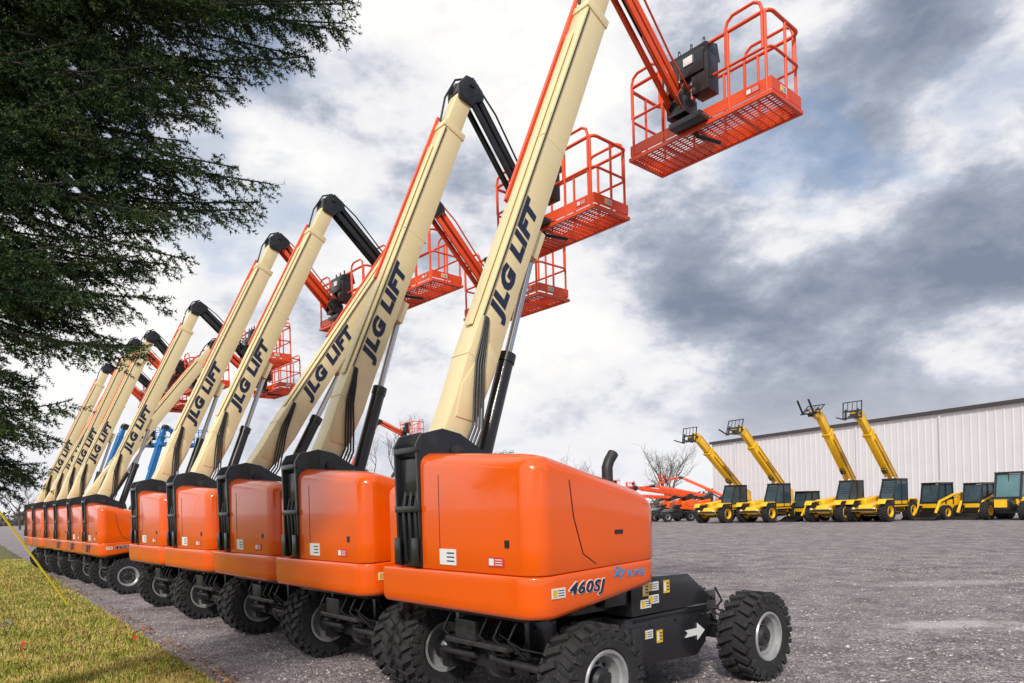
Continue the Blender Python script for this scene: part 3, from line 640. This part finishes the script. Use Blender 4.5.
for i in range(len(pl)-1):
    if (vb[i].co-vb[i+1].co).length > 1e-4: b.bm.faces.new((vb[i],vb[i+1],vt[i+1],vt[i]))
q = -nw*30
for A_, B_ in ((Vector((0,0,0)), q), (dirw*Lw, dirw*Lw+q)):
    vs = [b.bm.verts.new(p) for p in (A_, B_, B_+Vector((0,0,H)), (A_+B_)/2+Vector((0,0,H+2)), A_+Vector((0,0,H)))]; b.bm.faces.new(vs)
part('wall', b.build('wall', SIDING, smooth=False), wh)
b = MB(); vs = [b.bm.verts.new(p) for p in (nw*.3+Vector((0,0,H+.1)), dirw*Lw+nw*.3+Vector((0,0,H+.1)), dirw*Lw+q/2+Vector((0,0,H+2.1)), q/2+Vector((0,0,H+2.1)))]; b.bm.faces.new(vs)
vs = [b.bm.verts.new(p) for p in (q/2+Vector((0,0,H+2.1)), dirw*Lw+q/2+Vector((0,0,H+2.1)), dirw*Lw+q+Vector((0,0,H+.1)), q+Vector((0,0,H+.1)))]; b.bm.faces.new(vs)
part('roof', b.build('roof', ROOFM, smooth=False), wh)
az = math.atan2(dirw.y, dirw.x)
b = MB(); b.box((Lw/2,0,0), (Lw+.4,.25,.34)); part('eave', b.build('eave', FASCIA), wh, nw*.2+Vector((0,0,H)), (0,0,az))
b = MB(); b.box((0,0,0), (.14,.12,H-.4)); dpm = b.build('downpipe', SIDING)
for k in range(8): part('downpipe', dpm, wh, dirw*(Lw*(k+.5)/8)+nw*.16+Vector((0,0,H/2-.2)), (0,0,az))

# ---------------------------------------------------------------- trees
def bare_tree(loc, h, label, seed):
    rd = random.Random(seed); t = thing('bare_tree', label, 'tree', loc, 0, 'leafless trees in the distance')
    b = MB(); b2 = MB()
    def grow(p, d, l, r, dep):
        n = 3; pts = [p]
        for k in range(n):
            d = (d+Vector((rd.gauss(0,.12), rd.gauss(0,.12), rd.gauss(.03,.06)))).normalized(); pts.append(pts[-1]+d*l/n)
        (b if dep == 0 else b2).tube(pts, [r*(1-.4*k/n) for k in range(n+1)], 6 if dep == 0 else 4)
        if dep >= 5: return
        for k in range(3 if dep else 5):
            q = pts[rd.choice((1,2,3)) if dep else rd.choice((2,3))]; ax = Vector((rd.gauss(0,1), rd.gauss(0,1), rd.gauss(.3,.5))).normalized()
            grow(q, (d*.75+ax*.65).normalized(), l*rd.uniform(.6,.8), r*.5, dep+1)
    grow(Vector((0,0,0)), Vector((0,0,1)), h*.32, h*.018, 0)
    part('trunk', b.build('trunk', BARKG), t); part('crown', b2.build('crown', BARKG), t)
bare_tree((11.5,116,0), 13, 'small bare tree right of the exhaust pipe above the far lot', 1)
bare_tree((20.8,95,0), 12, 'broad bare tree left of the telescopic handlers', 2)
bare_tree((24.5,108,0), 15, 'taller bare tree just left of the warehouse corner', 5)
bare_tree((-14.5,78,0), 17, 'bare tree showing between the second and nearest cream booms', 3)
bare_tree((-95,135,0), 12, 'bare tree on the horizon at the far left edge', 6)
# far hedgerow
n = 26000; X = rng.uniform(-320,150,n); Yb = 240+rng.normal(0,6,n); hh = 2.2+1.6*np.sin(X*.11)+1.1*np.sin(X*.37+1)+rng.random(n)*1.6; Z = rng.random(n)**.8*np.maximum(hh, .8)
c = np.stack([X, Yb, Z], 1); V = np.repeat(c[:, None], 3, 1)+rng.normal(0,.55,(n,3,3)); V[:, :, 2] = np.maximum(V[:, :, 2], 0)
HEDGE = leaf_mat('far_woods', (.07,.06,.055), (.11,.095,.085), (.16,.14,.12), .1)
tag(part('far_woods', tri_mesh('far_woods', V, HEDGE)), 'low line of leafless woods along the horizon', 'woods', kind='stuff')

# spruce tree
ztab = [1.8,1.98,2.1,2.4,2.7,2.97,3.08,3.46,3.69,3.91,4.1,4.29,4.52,4.75,4.97,5.2,5.43,5.73,6.18,7.2]
xtab = [-4.1,-3.84,-3.6,-3.41,-3.25,-3.01,-2.71,-2.54,-2.38,-2.31,-1.88,-1.73,-2.17,-2.17,-2.01,-1.51,-1.13,-1.16,-.88,-1.6]
sp_t = thing('spruce_tree', 'dark green spruce hanging over the left side of the row', 'tree', (-5.6,5.4,0))
T0 = Vector((-5.6,5.4,0)); b = MB(); b.tube([(0,0,-.1),(0,.02,2),(.03,0,5),(0,0,9),(0,0,13)], [.26,.22,.17,.1,.03], 12); part('trunk', b.build('trunk', BARK), sp_t)
limb = MB(); SEG = []
rd = random.Random(11)
def branch(z, Y, f, dense=1.0):
    ze = (z-1.9)*5.3/Y+1.9; xl = float(np.interp(ze, ztab, xtab))*Y/5.3
    x0 = -4.4; xt = x0+(xl-x0)*f-.08
    tip = Vector((xt, Y, z)); st = Vector((T0.x, T0.y, z+rd.uniform(.1,1.2)+.12*(xt-T0.x)))
    mid = st.lerp(tip,.55)+Vector((0,0,rd.uniform(-.4,.15))); L_ = (tip-st).length
    pts = []
    for k in range(13):
        t = k/12; p = st*(1-t)**2+mid*2*t*(1-t)+tip*t*t; p.z += .4*max(0,t-.75); pts.append(p)
    limb.tube([p-T0 for p in pts], [.020*L_/4*(1-.85*k/12)+.002 for k in range(13)], 5)
    nb = int(27*L_/3.5*dense)
    for k in range(nb):
        t = .22+.78*(k+rd.random())/nb; i = min(int(t*12), 11); p = pts[i].lerp(pts[i+1], t*12-i); d = (pts[i+1]-pts[i]).normalized()
        for s in (-1, 1):
            side = d.cross(Vector((0,0,1))).normalized()*s; l = (.14+.52*(1-t)**.6)*rd.uniform(.5,1.15)
            dd_ = (d*rd.uniform(.4,1.0)+side*rd.uniform(.3,.9)+Vector((0,0,rd.uniform(-1.1,.2)))).normalized(); q = p
            m_ = max(2, int(l/.075)); 
            for j in range(m_):
                q2 = q+dd_*l/m_; SEG.append((q, q2)); dd_ = (dd_+Vector((rd.gauss(0,.05),rd.gauss(0,.05),.0))).normalized()
                if j:
                    for s2 in (-1, 1):
                        if rd.random() < .85:
                            sd2 = (dd_*.8+dd_.cross(Vector((rd.gauss(0,.4),rd.gauss(0,.4),1))).normalized()*s2*.8+Vector((0,0,rd.uniform(-.3,.2)))).normalized(); SEG.append((q, q+sd2*rd.uniform(.06,.14)*(1.2-j/m_)))
                q = q2
    for k in range(8,12): SEG.append((pts[k], pts[k+1]))
for k in range(200):
    z = 2.05+(k+rd.random())/200*5.2
    if z < 3.4 and rd.random() < .4: continue
    branch(z, rd.uniform(4.6,6.6), rd.choice((.2,.35,.5,.65,.75,.85,.93)) * (1 if z > 3.2 else .75))
for z, Y in ((5.43,5.3),(5.6,5.2),(5.8,5.0),(6.0,5.4),(5.25,5.3),(5.5,5.7),(5.7,5.6),(5.35,4.9),(4.32,5.1),(4.27,5.25),(4.2,5.4),(4.1,5.3),(3.7,5.2),(3.5,5.5),(3.1,5.3),(3.0,5.0),(2.7,5.3),(2.4,5.2),(2.15,5.3),(5.0,5.3),(4.75,5.2)): branch(z, Y, 1.02, 1.3)
part('limb', limb.build('limb', BARK), sp_t)
A = np.array([list(s[0]-T0)+list(s[1]-T0) for s in SEG]); L_ = np.linalg.norm(A[:, 3:]-A[:, :3], axis=1)
cnt = np.maximum(6, (L_/.0050)).astype(int); idx = np.repeat(np.arange(len(A)), cnt); n = len(idx); t = rng.random(n)[:, None]
base = A[idx, :3]*(1-t)+A[idx, 3:]*t; D = (A[idx, 3:]-A[idx, :3])/L_[idx][:, None]
rv = rng.normal(size=(n, 3)); rv -= (rv*D).sum(1)[:, None]*D; rv /= np.linalg.norm(rv, axis=1)[:, None]
nd = rv*.85+D*.6; nd /= np.linalg.norm(nd, axis=1)[:, None]; ln = (.020+rng.random(n)*.014)[:, None]; sdv = np.cross(nd, rng.normal(size=(n, 3))); sdv /= np.linalg.norm(sdv, axis=1)[:, None]
V = np.stack([base-sdv*.0044, base+sdv*.0044, base+nd*ln], 1)
part('crown', tri_mesh('crown', V, NEEDLE), sp_t)

# ---------------------------------------------------------------- small things on the lawn
b = MB(); b.tube([(0,0,0),(-.24,-.48,.85),(-.72,-1.44,2.55)], .02, 10)
g = thing('guy_wire', 'yellow guarded guy wire slanting up from the lawn at the left edge', 'guy wire', (-9.55,15,.02)); part('guard', b.build('guard', YGUARD), g)
b = MB(); b.tube([(-.72,-1.44,2.55),(-2.4,-4.8,8.5)], .006, 6); b.tube([(.03,.06,-.1),(0,0,.05)], .02, 6); part('cable', b.build('cable', GALV), g)
b = MB(); b.tube([(0,0,-.03),(-.5,-.3,.6),(-5,-3,6)], .012, 6); b.tube([(0,0,0),(.05,0,.1),(-.05,0,.16)], .02, 6)
tag(part('guy_wire', b.build('guy_wire', GALV), None, (-8.75,12.1,.02)), 'bare metal guy wire anchored lower left of the yellow guarded one', 'guy wire')
def flag(x, y, label):
    t = thing('marker_flag', label, 'marker flag', (x,y,.02), random.uniform(-.4,.4), 'small red marker flags'); b = MB(); b.tube([(0,0,0),(.01,0,.26)], .004, 5); part('stake', b.build('stake', REDLABEL), t)
    b = MB(); b.prism([(0,.2),(.0,.26),(.04,.245),(.07,.235),(.04,.21)], -.002, .002); part('flag', b.build('flag', REDLABEL, smooth=False), t)
flag(-5.25,9.6,'small red marker flag on the lawn near the gravel edge'); flag(-6.6,9.35,'small red marker flag on the lawn nearest the left picture edge')
